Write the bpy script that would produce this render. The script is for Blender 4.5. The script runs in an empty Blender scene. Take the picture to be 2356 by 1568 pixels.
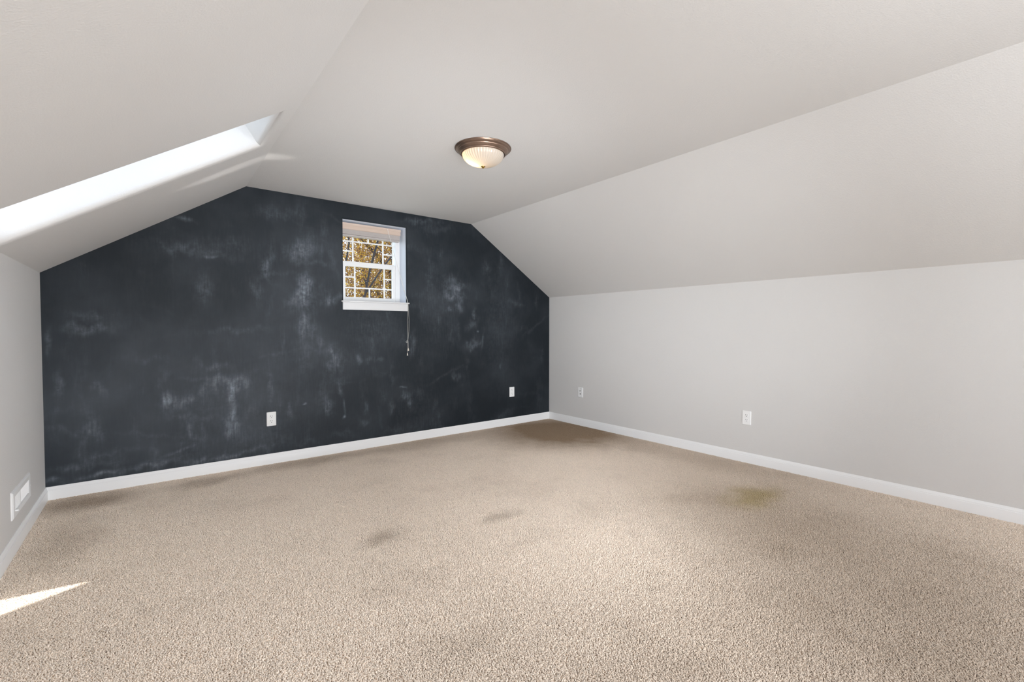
import bpy, bmesh, math, random
import numpy as np
from mathutils import Vector, Matrix, Euler

random.seed(7)
rng = np.random.default_rng(7)
SC = bpy.context.scene
COL = SC.collection
PI = math.pi

# ------------------------------------------------------------------ camera
YAW, PITCH, ROLL = 0.665465, -0.025352, -0.000482
cam_data = bpy.data.cameras.new('camera')
cam_data.sensor_width = 36.0
cam_data.lens = 16.1397
cam_data.clip_start = 0.02
cam = bpy.data.objects.new('camera', cam_data)
COL.objects.link(cam)
_c, _s = math.cos(YAW), math.sin(YAW)
_r, _f, _u = Vector((_c, -_s, 0)), Vector((_s, _c, 0)), Vector((0, 0, 1))
_cp, _sp = math.cos(PITCH), math.sin(PITCH)
_f2, _u2 = _f * _cp + _u * _sp, _u * _cp - _f * _sp
_cr, _sr = math.cos(ROLL), math.sin(ROLL)
_r3, _u3 = _r * _cr + _u2 * _sr, _u2 * _cr - _r * _sr
CAMPOS = Vector((0, 0, 1.105))
_m = Matrix((_r3, _u3, -_f2)).transposed().to_4x4()
_m.translation = CAMPOS
cam.matrix_world = _m
SC.camera = cam

# ------------------------------------------------------------------ colour management
SC.view_settings.view_transform = 'Standard'
SC.view_settings.look = 'None'
SC.view_settings.gamma = 1.0
SC.view_settings.exposure = 0.18
SC.view_settings.use_curve_mapping = False
SC.cycles.use_denoising = True
SC.cycles.max_bounces = 12
SC.cycles.diffuse_bounces = 8
SC.cycles.sample_clamp_indirect = 6.0
SC.cycles.caustics_reflective = False
SC.cycles.caustics_refractive = False

# ------------------------------------------------------------------ sky, sun, added lights
SKY_STRENGTH = 3.35
world = bpy.data.worlds.new('sky')
SC.world = world
world.use_nodes = True
wn, wl = world.node_tree.nodes, world.node_tree.links
wn.clear()
w_out = wn.new('ShaderNodeOutputWorld')
w_bg = wn.new('ShaderNodeBackground')
w_sky = wn.new('ShaderNodeTexSky')
w_sky.sky_type = 'NISHITA'
w_sky.sun_disc = False
w_sky.sun_elevation = math.radians(55)
w_sky.sun_rotation = math.radians(90)
w_sky.air_density = 1.0
w_sky.dust_density = 2.0
w_mul = wn.new('ShaderNodeMix'); w_mul.data_type = 'RGBA'; w_mul.blend_type = 'MULTIPLY'
w_mul.inputs[0].default_value = 1.0
w_mul.inputs[7].default_value = (0.13, 0.13, 0.13, 1)
w_mix = wn.new('ShaderNodeMix'); w_mix.data_type = 'RGBA'
w_mix.inputs[0].default_value = 0.62
w_mix.inputs[7].default_value = (0.80, 0.88, 1.0, 1)      # thin bright cloud
wl.new(w_sky.outputs[0], w_mul.inputs[6])
wl.new(w_mul.outputs[2], w_mix.inputs[6])
wl.new(w_mix.outputs[2], w_bg.inputs[0])
w_bg.inputs[1].default_value = SKY_STRENGTH
wl.new(w_bg.outputs[0], w_out.inputs[0])

SUN_K, SUN_M = -0.20, -0.142           # horizontal drift of the sun rays per metre of drop
sun_d = bpy.data.lights.new('sun', 'SUN')
sun_d.energy = 10.5
sun_d.angle = math.radians(0.4)
sun_d.color = (1.0, 0.975, 0.95)
sun = bpy.data.objects.new('sun', sun_d)
COL.objects.link(sun)
sun.rotation_euler = Vector((SUN_K, SUN_M, -1)).to_track_quat('-Z', 'Y').to_euler()
sun.location = (2, 1, 9)


def area(name, loc, direction, sx, sy, power, color, spread=180):
    d = bpy.data.lights.new(name, 'AREA')
    d.shape = 'RECTANGLE'; d.size = sx; d.size_y = sy
    d.energy = power; d.color = color; d.spread = math.radians(spread)
    o = bpy.data.objects.new(name, d)
    COL.objects.link(o)
    o.location = loc
    o.rotation_euler = Vector(direction).to_track_quat('-Z', 'Y').to_euler()
    return o


REAR_Y = -2.6
# added spot lamp standing in for reflected sun: a soft streak on the slope
gd = bpy.data.lights.new('glint_spot', 'SPOT')
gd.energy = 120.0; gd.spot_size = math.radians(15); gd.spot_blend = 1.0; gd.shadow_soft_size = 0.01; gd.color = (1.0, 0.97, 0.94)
glint = bpy.data.objects.new('glint_spot', gd)
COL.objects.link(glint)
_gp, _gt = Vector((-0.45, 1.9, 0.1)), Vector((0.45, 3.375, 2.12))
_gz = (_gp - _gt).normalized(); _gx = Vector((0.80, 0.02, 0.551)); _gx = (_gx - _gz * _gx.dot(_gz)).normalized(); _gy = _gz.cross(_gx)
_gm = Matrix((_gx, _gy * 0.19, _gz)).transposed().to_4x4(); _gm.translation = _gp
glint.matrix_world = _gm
COOL = (0.94, 0.98, 1.025)
area('rear_window_fill', (1.75, REAR_Y - 0.06, 1.25), (0, 1, 0.2), 1.5, 1.3, 42, COOL)  # added lamp in the unseen rear window, brightening the room
# added fill lights behind the camera: one as bounced flash, three aimed forward
area('bounced_flash_fill', (1.2, -0.9, 0.6), (0.0, 0.5, 1), 0.9, 0.9, 27, COOL)
area('low_fill', (0.6, -0.35, 0.15), (0.95, 3.9, 1.95), 0.6, 0.5, 7.0, COOL, 48)
area('fill_to_the_left', (2.8, -0.9, 1.1), (-0.60, 0.8, -0.06), 0.5, 0.5, 8.3, COOL, 60)
area('fill_to_the_right', (0.4, -0.6, 0.9), (0.62, 0.78, 0.04), 0.5, 0.5, 11.5, COOL, 60)

# ------------------------------------------------------------------ room dimensions (metres)
YB = 4.192                       # dark gable wall
XL, XR = -0.558, 3.877           # knee walls
XC, XD = 0.608, 2.730            # where the flat ceiling meets the slopes
ZC = 2.240
KL, KR = 1.470, 1.4975           # knee wall heights
BB_H = 0.0817
ANG = math.atan2(ZC - KL, XC - XL)
DORM_Y0, DORM_Y1 = -1.75, -0.75  # side dormer behind the camera (left slope)


# ------------------------------------------------------------------ node helpers
def mat(name):
    m = bpy.data.materials.new(name)
    m.use_nodes = True
    return m, m.node_tree.nodes, m.node_tree.links, m.node_tree.nodes['Principled BSDF']


def plain(name, col, rough=0.5, metal=0.0, spec=0.5, var=0.0, bump=0.0, bscale=200.0, coat=0.0):
    m, n, l, b = mat(name)
    b.inputs['Base Color'].default_value = (*col, 1)
    b.inputs['Roughness'].default_value = rough
    b.inputs['Metallic'].default_value = metal
    b.inputs['Specular IOR Level'].default_value = spec
    b.inputs['Coat Weight'].default_value = coat
    g = n.new('ShaderNodeNewGeometry')
    t = n.new('ShaderNodeTexNoise'); t.inputs['Scale'].default_value = bscale
    t.inputs['Detail'].default_value = 3
    l.new(g.outputs['Position'], t.inputs['Vector'])
    if var:
        mr = n.new('ShaderNodeMapRange')
        mr.inputs['To Min'].default_value = 1 - var; mr.inputs['To Max'].default_value = 1 + var
        l.new(t.outputs[0], mr.inputs[0])
        mx = n.new('ShaderNodeMix'); mx.data_type = 'RGBA'; mx.blend_type = 'MULTIPLY'
        mx.inputs[0].default_value = 1
        mx.inputs[6].default_value = (*col, 1)
        l.new(mr.outputs[0], mx.inputs[7])
        l.new(mx.outputs[2], b.inputs['Base Color'])
    if bump:
        bp = n.new('ShaderNodeBump'); bp.inputs['Strength'].default_value = bump
        bp.inputs['Distance'].default_value = 0.002
        l.new(t.outputs[0], bp.inputs['Height'])
        l.new(bp.outputs[0], b.inputs['Normal'])
    return m


def wall_paint(name, col):
    """matt greige paint over an orange-peel drywall texture"""
    m, n, l, b = mat(name)
    b.inputs['Roughness'].default_value = 0.62
    b.inputs['Specular IOR Level'].default_value = 0.3
    g = n.new('ShaderNodeNewGeometry')
    t1 = n.new('ShaderNodeTexNoise'); t1.inputs['Scale'].default_value = 170; t1.inputs['Detail'].default_value = 2.5
    t2 = n.new('ShaderNodeTexNoise'); t2.inputs['Scale'].default_value = 1.1; t2.inputs['Detail'].default_value = 2
    for t in (t1, t2): l.new(g.outputs['Position'], t.inputs['Vector'])
    mr = n.new('ShaderNodeMapRange'); mr.inputs['To Min'].default_value = 0.975; mr.inputs['To Max'].default_value = 1.02
    l.new(t2.outputs[0], mr.inputs[0])
    mx = n.new('ShaderNodeMix'); mx.data_type = 'RGBA'; mx.blend_type = 'MULTIPLY'; mx.inputs[0].default_value = 1
    mx.inputs[6].default_value = (*col, 1)
    l.new(mr.outputs[0], mx.inputs[7]); l.new(mx.outputs[2], b.inputs['Base Color'])
    rp = n.new('ShaderNodeValToRGB')
    rp.color_ramp.elements[0].position = 0.35; rp.color_ramp.elements[1].position = 0.72
    l.new(t1.outputs[0], rp.inputs[0])
    bp = n.new('ShaderNodeBump'); bp.inputs['Strength'].default_value = 0.22; bp.inputs['Distance'].default_value = 0.0022
    l.new(rp.outputs[0], bp.inputs['Height']); l.new(bp.outputs[0], b.inputs['Normal'])
    return m


M_PAINT = wall_paint('greige_wall_paint', (0.705, 0.690, 0.674))
M_TRIM = plain('white_semigloss_trim', (0.91, 0.91, 0.91), 0.32, bump=0.03, bscale=60)
M_REVEAL = plain('sky_sheen_reveal', (0.70, 0.75, 0.83), 0.5, bump=0.08, bscale=170)  # pale blue-grey puts the sky's sheen on the reveal into the colour
M_SILL = plain('shaded_trim_white', (0.70, 0.70, 0.705), 0.4, bump=0.03, bscale=60)  # trim white darkened for the shade on the backlit sill and apron
M_VINYL = plain('white_vinyl', (0.84, 0.84, 0.84), 0.35)
M_PLATE = plain('white_plastic', (0.92, 0.92, 0.915), 0.3)
M_DARKHOLE = plain('dark_slot', (0.02, 0.02, 0.02), 0.7)
M_METAL = plain('screw_metal', (0.55, 0.54, 0.52), 0.35, metal=1.0)
M_STEEL = plain('white_painted_steel', (0.86, 0.86, 0.86), 0.38)
M_DUCT = plain('galvanised_duct', (0.30, 0.31, 0.33), 0.5, metal=0.4)
M_BRONZE = plain('brushed_bronze', (0.27, 0.185, 0.14), 0.33, metal=0.85, var=0.18, bscale=40)
M_BRASS = plain('aged_brass', (0.42, 0.28, 0.08), 0.28, metal=1.0)
M_CORD = plain('white_cord', (0.75, 0.74, 0.70), 0.7)
M_TASSEL = plain('cream_plastic', (0.80, 0.74, 0.64), 0.4)
M_SLAT = plain('white_faux_wood', (0.47, 0.43, 0.41), 0.45, var=0.05, bscale=30)
M_VALANCE = plain('cream_faux_wood', (0.60, 0.475, 0.39), 0.42, var=0.04, bscale=25)
M_BARK = plain('dark_bark', (0.022, 0.017, 0.018), 0.9, var=0.5, bump=0.6, bscale=18)
M_LAWN = plain('autumn_lawn', (0.10, 0.10, 0.04), 0.95, var=0.4, bscale=2.0)
M_CONCRETE = plain('grey_concrete', (0.35, 0.34, 0.32), 0.9, var=0.15, bscale=20)
M_BRICK = plain('red_brick', (0.25, 0.09, 0.06), 0.9, var=0.3, bscale=12)
M_SHINGLE = plain('grey_shingles', (0.09, 0.085, 0.08), 0.9, var=0.3, bscale=15)


def glass_mat():
    m, n, l, b = mat('window_glass')
    out = n['Material Output']
    n.remove(b)
    tr = n.new('ShaderNodeBsdfTransparent'); tr.inputs[0].default_value = (0.93, 0.95, 0.95, 1)
    gl = n.new('ShaderNodeBsdfGlossy'); gl.inputs['Roughness'].default_value = 0.02
    fr = n.new('ShaderNodeFresnel'); fr.inputs[0].default_value = 1.45
    mx = n.new('ShaderNodeMixShader')
    g = n.new('ShaderNodeNewGeometry')                   # thin pane: mirror only on the face the ray enters by
    sub = n.new('ShaderNodeMath'); sub.operation = 'SUBTRACT'; sub.inputs[0].default_value = 1
    mul = n.new('ShaderNodeMath'); mul.operation = 'MULTIPLY'
    l.new(g.outputs['Backfacing'], sub.inputs[1]); l.new(sub.outputs[0], mul.inputs[0]); l.new(fr.outputs[0], mul.inputs[1])
    l.new(mul.outputs[0], mx.inputs[0]); l.new(tr.outputs[0], mx.inputs[1]); l.new(gl.outputs[0], mx.inputs[2])
    l.new(mx.outputs[0], out.inputs[0])
    return m


M_GLASS = glass_mat()


def frosted_mat():
    m, n, l, b = mat('frosted_ribbed_glass')
    out = n['Material Output']
    n.remove(b)
    df = n.new('ShaderNodeBsdfDiffuse'); df.inputs[0].default_value = (0.75, 0.72, 0.68, 1)
    tl = n.new('ShaderNodeBsdfTranslucent'); tl.inputs[0].default_value = (0.70, 0.60, 0.48, 1)
    gl = n.new('ShaderNodeBsdfGlossy'); gl.inputs['Roughness'].default_value = 0.12
    m1 = n.new('ShaderNodeMixShader'); m1.inputs[0].default_value = 0.5
    m2 = n.new('ShaderNodeMixShader')
    fr = n.new('ShaderNodeFresnel'); fr.inputs[0].default_value = 1.5
    l.new(df.outputs[0], m1.inputs[1]); l.new(tl.outputs[0], m1.inputs[2])
    l.new(fr.outputs[0], m2.inputs[0]); l.new(m1.outputs[0], m2.inputs[1]); l.new(gl.outputs[0], m2.inputs[2])
    l.new(m2.outputs[0], out.inputs[0])
    return m


M_FROST = frosted_mat()


def bulb_mat():
    m, n, l, b = mat('lit_bulb')
    b.inputs['Base Color'].default_value = (1, 0.9, 0.75, 1)
    b.inputs['Emission Color'].default_value = (1.0, 0.72, 0.42, 1)
    b.inputs['Emission Strength'].default_value = 5.0
    return m


M_BULB = bulb_mat()


def chalk_wall_mat():
    """dark slate chalkboard paint; the wiped chalk comes from the mesh attribute 'chalk', broken up by streaks"""
    m, n, l, b = mat('slate_chalkboard_paint')
    g = n.new('ShaderNodeNewGeometry')
    at = n.new('ShaderNodeAttribute'); at.attribute_name = 'chalk'
    mp = n.new('ShaderNodeMapping'); mp.inputs['Scale'].default_value = (75, 1, 11)
    l.new(g.outputs['Position'], mp.inputs['Vector'])
    vs = n.new('ShaderNodeTexNoise'); vs.inputs['Scale'].default_value = 1.0; vs.inputs['Detail'].default_value = 4
    l.new(mp.outputs[0], vs.inputs['Vector'])
    mp2 = n.new('ShaderNodeMapping'); mp2.inputs['Scale'].default_value = (11, 1, 90)
    l.new(g.outputs['Position'], mp2.inputs['Vector'])
    hs = n.new('ShaderNodeTexNoise'); hs.inputs['Scale'].default_value = 1.0; hs.inputs['Detail'].default_value = 4
    l.new(mp2.outputs[0], hs.inputs['Vector'])
    cl = n.new('ShaderNodeTexNoise'); cl.inputs['Scale'].default_value = 2.6; cl.inputs['Detail'].default_value = 5
    l.new(g.outputs['Position'], cl.inputs['Vector'])

    def mr(src, a, b_, c, d):
        x = n.new('ShaderNodeMapRange')
        for i, v in zip(('From Min', 'From Max', 'To Min', 'To Max'), (a, b_, c, d)): x.inputs[i].default_value = v
        l.new(src, x.inputs[0]); return x.outputs[0]

    def mth(op, p, q):
        x = n.new('ShaderNodeMath'); x.operation = op
        for i, v in enumerate((p, q)):
            if isinstance(v, (int, float)): x.inputs[i].default_value = v
            else: l.new(v, x.inputs[i])
        return x.outputs[0]
    streak = mth('MAXIMUM', mr(vs.outputs[0], 0.38, 0.74, 0.45, 1.25), mr(hs.outputs[0], 0.45, 0.75, 0.0, 1.05))
    mo = n.new('ShaderNodeTexNoise'); mo.inputs['Scale'].default_value = 24; mo.inputs['Detail'].default_value = 7; mo.inputs['Roughness'].default_value = 0.7
    l.new(g.outputs['Position'], mo.inputs['Vector'])
    smear = mth('MULTIPLY', mth('MULTIPLY', at.outputs['Fac'], streak), mr(mo.outputs[0], 0.34, 0.70, 0.25, 1.5))
    du = n.new('ShaderNodeAttribute'); du.attribute_name = 'dust_and_skylight'
    haze_and_skylight = mth('ADD', mr(cl.outputs[0], 0.45, 0.80, 0.0, 0.05), mth('MULTIPLY', du.outputs['Fac'], mr(cl.outputs[0], 0.25, 0.75, 0.8, 1.15)))
    grain = mr(vs.outputs[0], 0.40, 0.75, 0.0, 0.006)
    fac = mth('ADD', mth('ADD', smear, haze_and_skylight), grain)
    mx = n.new('ShaderNodeMix'); mx.data_type = 'RGBA'
    mx.inputs[6].default_value = (0.0140, 0.0182, 0.0225, 1)
    mx.inputs[7].default_value = (0.33, 0.37, 0.43, 1)
    l.new(fac, mx.inputs[0])
    l.new(mx.outputs[2], b.inputs['Base Color'])
    b.inputs['Roughness'].default_value = 0.55
    b.inputs['Specular IOR Level'].default_value = 0.16
    t1 = n.new('ShaderNodeTexNoise'); t1.inputs['Scale'].default_value = 170; t1.inputs['Detail'].default_value = 2.5
    l.new(g.outputs['Position'], t1.inputs['Vector'])
    bp = n.new('ShaderNodeBump'); bp.inputs['Strength'].default_value = 0.15; bp.inputs['Distance'].default_value = 0.002
    l.new(t1.outputs[0], bp.inputs['Height']); l.new(bp.outputs[0], b.inputs['Normal'])
    return m


M_SLATE = chalk_wall_mat()


def carpet_mat(name, island):
    """beige cut pile: every tuft its own tint, soiled patches and painted shade at their places on the floor"""
    m, n, l, b = mat(name)
    b.inputs['Roughness'].default_value = 0.95
    b.inputs['Specular IOR Level'].default_value = 0.05
    g = n.new('ShaderNodeNewGeometry')

    def mth(op, p, q=0.0):
        x = n.new('ShaderNodeMath'); x.operation = op
        for i, v in enumerate((p, q)):
            if isinstance(v, (int, float)): x.inputs[i].default_value = v
            else: l.new(v, x.inputs[i])
        return x.outputs[0]

    def mr(src, a, b_, c, d, smooth=False):
        x = n.new('ShaderNodeMapRange')
        if smooth: x.interpolation_type = 'SMOOTHSTEP'
        for i, v in zip(('From Min', 'From Max', 'To Min', 'To Max'), (a, b_, c, d)): x.inputs[i].default_value = v
        l.new(src, x.inputs[0]); return x.outputs[0]
    big = n.new('ShaderNodeTexNoise'); big.inputs['Scale'].default_value = 1.7; big.inputs['Detail'].default_value = 6
    big.inputs['Roughness'].default_value = 0.6
    l.new(g.outputs['Position'], big.inputs['Vector'])
    # wavy copy of the position so that stains have ragged edges
    wob = n.new('ShaderNodeTexNoise'); wob.inputs['Scale'].default_value = 7; wob.inputs['Detail'].default_value = 4
    l.new(g.outputs['Position'], wob.inputs['Vector'])
    vm = n.new('ShaderNodeVectorMath'); vm.operation = 'MULTIPLY_ADD'
    vm.inputs[1].default_value = (0.22, 0.22, 0.0)
    vm.inputs[2].default_value = (0, 0, 0)
    l.new(wob.outputs['Color'], vm.inputs[0]); 
    va = n.new('ShaderNodeVectorMath'); va.operation = 'ADD'
    l.new(vm.outputs[0], va.inputs[0]); l.new(g.outputs['Position'], va.inputs[1])
    sep = n.new('ShaderNodeSeparateXYZ'); l.new(va.outputs[0], sep.inputs[0])

    def blob(cx, cy, rx, ry, k):
        dx = mth('DIVIDE', mth('SUBTRACT', sep.outputs[0], cx + 0.11), rx)
        dy = mth('DIVIDE', mth('SUBTRACT', sep.outputs[1], cy + 0.11), ry)
        d = mth('SQRT', mth('ADD', mth('MULTIPLY', dx, dx), mth('MULTIPLY', dy, dy)))
        return mr(d, 0.1, 1.0, k, 0.0, True)
    dirt_and_shade = None
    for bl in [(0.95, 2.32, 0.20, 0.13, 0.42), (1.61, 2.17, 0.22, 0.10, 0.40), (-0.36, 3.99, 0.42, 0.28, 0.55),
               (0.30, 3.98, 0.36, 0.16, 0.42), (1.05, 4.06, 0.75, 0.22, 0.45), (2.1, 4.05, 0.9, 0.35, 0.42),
               (3.45, 3.75, 1.25, 1.1, 1.0), (2.7, 1.3, 0.9, 0.8, 0.28), (3.72, 2.4, 0.45, 1.6, 0.30), (-0.36, 3.3, 0.22, 0.5, 0.28),  # far corner: dirt plus painted shade; broad areas darken the right and front
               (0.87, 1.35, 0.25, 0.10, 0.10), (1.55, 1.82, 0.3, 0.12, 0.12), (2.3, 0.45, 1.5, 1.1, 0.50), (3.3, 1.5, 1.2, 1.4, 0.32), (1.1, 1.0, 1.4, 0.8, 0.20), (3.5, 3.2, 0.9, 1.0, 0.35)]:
        q = blob(*bl)
        dirt_and_shade = q if dirt_and_shade is None else mth('ADD', dirt_and_shade, q)
    dirt_and_shade = mth('ADD', dirt_and_shade, mr(big.outputs[0], 0.52, 0.88, 0.0, 0.33))
    dirt_and_shade = mth('MINIMUM', dirt_and_shade, 1.0)
    yel = blob(3.12, 1.37, 0.42, 0.22, 0.75)
    base = n.new('ShaderNodeMix'); base.data_type = 'RGBA'
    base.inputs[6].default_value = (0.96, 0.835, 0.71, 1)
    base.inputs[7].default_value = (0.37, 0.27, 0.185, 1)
    l.new(dirt_and_shade, base.inputs[0])
    yl = n.new('ShaderNodeMix'); yl.data_type = 'RGBA'
    yl.inputs[7].default_value = (0.46, 0.36, 0.18, 1)
    l.new(base.outputs[2], yl.inputs[6]); l.new(yel, yl.inputs[0])
    tint = n.new('ShaderNodeMix'); tint.data_type = 'RGBA'; tint.blend_type = 'MULTIPLY'; tint.inputs[0].default_value = 1
    l.new(yl.outputs[2], tint.inputs[6])
    if island:
        l.new(mr(g.outputs['Random Per Island'], 0, 1, 0.86, 1.04), tint.inputs[7])
    else:
        tint.inputs[7].default_value = (0.50, 0.46, 0.40, 1)
    l.new(tint.outputs[2], b.inputs['Base Color'])
    return m


M_PILE = carpet_mat('beige_carpet_yarn', True)
M_BACKING = carpet_mat('beige_carpet_backing', False)


def leaf_mat(name, cols):
    m, n, l, b = mat(name)
    g = n.new('ShaderNodeNewGeometry')
    rp = n.new('ShaderNodeValToRGB')
    rp.color_ramp.interpolation = 'LINEAR'
    e = rp.color_ramp.elements
    e[0].position = 0; e[0].color = (*cols[0], 1)
    e[1].position = 1; e[1].color = (*cols[-1], 1)
    for i, c in enumerate(cols[1:-1]):
        x = e.new((i + 1) / (len(cols) - 1)); x.color = (*c, 1)
    l.new(g.outputs['Random Per Island'], rp.inputs[0])
    out = n['Material Output']; n.remove(b)
    df = n.new('ShaderNodeBsdfDiffuse'); tl = n.new('ShaderNodeBsdfTranslucent'); mx = n.new('ShaderNodeMixShader')
    mx.inputs[0].default_value = 0.4
    l.new(rp.outputs[0], df.inputs[0]); l.new(rp.outputs[0], tl.inputs[0])
    l.new(df.outputs[0], mx.inputs[1]); l.new(tl.outputs[0], mx.inputs[2]); l.new(mx.outputs[0], out.inputs[0])
    return m


M_LEAF = leaf_mat('golden_leaves', [(0.06, 0.04, 0.045), (0.17, 0.09, 0.055), (0.31, 0.165, 0.04), (0.44, 0.265, 0.045), (0.62, 0.44, 0.08)])
M_LEAF2 = leaf_mat('russet_leaves', [(0.07, 0.045, 0.05), (0.18, 0.09, 0.06), (0.28, 0.14, 0.06), (0.36, 0.20, 0.06)])


# ------------------------------------------------------------------ mesh helpers
def mesh_obj(name, verts, faces, m, parent=None, smooth=False, angle=None):
    me = bpy.data.meshes.new(name)
    me.from_pydata([tuple(v) for v in verts], [], faces)
    me.update()
    if m: me.materials.append(m)
    if smooth:
        me.shade_smooth()
        if angle: me.set_sharp_from_angle(angle=math.radians(angle))
    o = bpy.data.objects.new(name, me)
    COL.objects.link(o)
    if parent: o.parent = parent
    return o


def bm_obj(name, bm, m, parent=None, smooth=False, angle=35):
    bmesh.ops.recalc_face_normals(bm, faces=bm.faces)
    me = bpy.data.meshes.new(name)
    bm.to_mesh(me); bm.free()
    me.materials.append(m)
    if smooth:
        me.shade_smooth(); me.set_sharp_from_angle(angle=math.radians(angle))
    o = bpy.data.objects.new(name, me)
    COL.objects.link(o)
    if parent: o.parent = parent
    return o


def add_box(bm, lo, hi, bev=0.0):
    vs = [bm.verts.new((x, y, z)) for x in (lo[0], hi[0]) for y in (lo[1], hi[1]) for z in (lo[2], hi[2])]
    fs = [bm.faces.new([vs[i] for i in f]) for f in
          ((0, 1, 3, 2), (4, 6, 7, 5), (0, 4, 5, 1), (2, 3, 7, 6), (0, 2, 6, 4), (1, 5, 7, 3))]
    if bev:
        es = list({e for f in fs for e in f.edges})
        bmesh.ops.bevel(bm, geom=es, offset=bev, segments=2, profile=0.6, affect='EDGES')


def box(name, lo, hi, m, parent=None, bev=0.0):
    bm = bmesh.new(); add_box(bm, lo, hi, bev)
    return bm_obj(name, bm, m, parent)


def tube(name, pts, r, m, parent=None, seg=6):
    bm = bmesh.new()
    pts = [Vector(p) for p in pts]
    rings = []
    for i, p in enumerate(pts):
        rr = r[i] if isinstance(r, (list, tuple)) else r
        t = (pts[min(i + 1, len(pts) - 1)] - pts[max(i - 1, 0)]).normalized()
        a = t.orthogonal().normalized() if i == 0 else (rings[-1][1] - t * rings[-1][1].dot(t)).normalized()
        b = t.cross(a)
        rings.append(([bm.verts.new(p + (a * math.cos(k * 2 * PI / seg) + b * math.sin(k * 2 * PI / seg)) * rr) for k in range(seg)], a))
    for i in range(len(rings) - 1):
        A, B = rings[i][0], rings[i + 1][0]
        for k in range(seg):
            bm.faces.new((A[k], A[(k + 1) % seg], B[(k + 1) % seg], B[k]))
    bm.faces.new(rings[0][0]); bm.faces.new(rings[-1][0])
    return bm_obj(name, bm, m, parent, True, 50)


def lathe(name, prof, m, parent=None, seg=48, origin=(0, 0, 0), rib=None, axis='z', angle=40):
    """prof: list of (radius, height) turned about the axis; rib(theta, radius) -> radius factor"""
    bm = bmesh.new(); rings = []
    for r, z in prof:
        if r < 1e-6:
            rings.append([bm.verts.new((0, 0, z))])
        else:
            rings.append([bm.verts.new((r * (rib(t, r, z) if rib else 1) * math.cos(t), r * (rib(t, r, z) if rib else 1) * math.sin(t), z))
                          for t in [k * 2 * PI / seg for k in range(seg)]])
    for A, B in zip(rings, rings[1:]):
        if len(A) == 1 and len(B) == 1: continue
        for k in range(seg):
            k2 = (k + 1) % seg
            if len(A) == 1: bm.faces.new((A[0], B[k], B[k2]))
            elif len(B) == 1: bm.faces.new((A[k], A[k2], B[0]))
            else: bm.faces.new((A[k], A[k2], B[k2], B[k]))
    if axis == 'y': bmesh.ops.rotate(bm, verts=bm.verts, matrix=Matrix.Rotation(PI / 2, 3, 'X'))
    bmesh.ops.translate(bm, verts=bm.verts, vec=origin)
    return bm_obj(name, bm, m, parent, True, angle)


def empty(name, loc, label=None, cat=None, group=None, kind=None, rz=0.0):
    o = bpy.data.objects.new(name, None)
    o.empty_display_size = 0.05
    COL.objects.link(o)
    o.location = loc; o.rotation_euler = (0, 0, rz)
    tag(o, label, cat, group, kind)
    return o


def tag(o, label=None, cat=None, group=None, kind=None):
    if label: o['label'] = label
    if cat: o['category'] = cat
    if group: o['group'] = group
    if kind: o['kind'] = kind
    return o


# ------------------------------------------------------------------ room shell
def quad(name, pts, m, parent=None):
    return mesh_obj(name, pts, [tuple(range(len(pts)))], m, parent)


tag(box('floor', (XL - 0.1, REAR_Y - 0.1, -0.06), (XR + 0.1, YB + 0.1, -0.010), M_BACKING),
    'subfloor and carpet backing under the beige pile', 'floor', kind='structure')
tag(quad('ceiling', [(XC, REAR_Y, ZC), (XC, YB, ZC), (XD, YB, ZC), (XD, REAR_Y, ZC)], M_PAINT),
    'flat greige strip of ceiling that carries the dome light', 'ceiling', kind='structure')
tag(quad('ceiling_slope_right', [(XD, REAR_Y, ZC), (XD, YB, ZC), (XR, YB, KR), (XR, REAR_Y, KR)], M_PAINT),
    'long greige sloped ceiling on the right without any opening', 'sloped ceiling', kind='structure')
tag(quad('wall_right', [(XR, REAR_Y, -0.02), (XR, YB, -0.02), (XR, YB, KR), (XR, REAR_Y, KR)], M_PAINT),
    'low greige knee wall on the right with two white cover plates', 'wall', kind='structure')
wall_left_v = [(XL, DORM_Y1, -0.02), (XL, YB, -0.02), (XL, YB, KL), (XL, DORM_Y1, KL),
               (XL, REAR_Y, -0.02), (XL, DORM_Y0, -0.02), (XL, DORM_Y0, KL), (XL, REAR_Y, KL),
               (XL, DORM_Y0, 1.0), (XL, DORM_Y1, 1.0)]
tag(mesh_obj('wall_left', wall_left_v, [(0, 1, 2, 3), (4, 5, 6, 7), (5, 0, 9, 8)], M_PAINT),
    'low greige knee wall on the left under the skylight', 'wall', kind='structure')


def holed_frame(O, U, V, N, u0, u1, v0, v1, r, depth, steps=6):
    """bullnosed return of a rectangular opening: rings from the face (offset r outward) round into the hole"""
    verts, faces = [], []
    prof = [(r * (1 - math.sin(a)), r * (1 - math.cos(a))) for a in [k * PI / 2 / steps for k in range(steps + 1)]] + [(0, depth)]
    for o, d in prof:
        for (u, v) in ((u0 - o, v0 - o), (u1 + o, v0 - o), (u1 + o, v1 + o), (u0 - o, v1 + o)):
            verts.append(O + U * u + V * v + N * d)
    for i in range(len(prof) - 1):
        for k in range(4):
            k2 = (k + 1) % 4
            faces.append((i * 4 + k, i * 4 + k2, i * 4 + 4 + k2, i * 4 + 4 + k))
    return verts, faces


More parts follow.
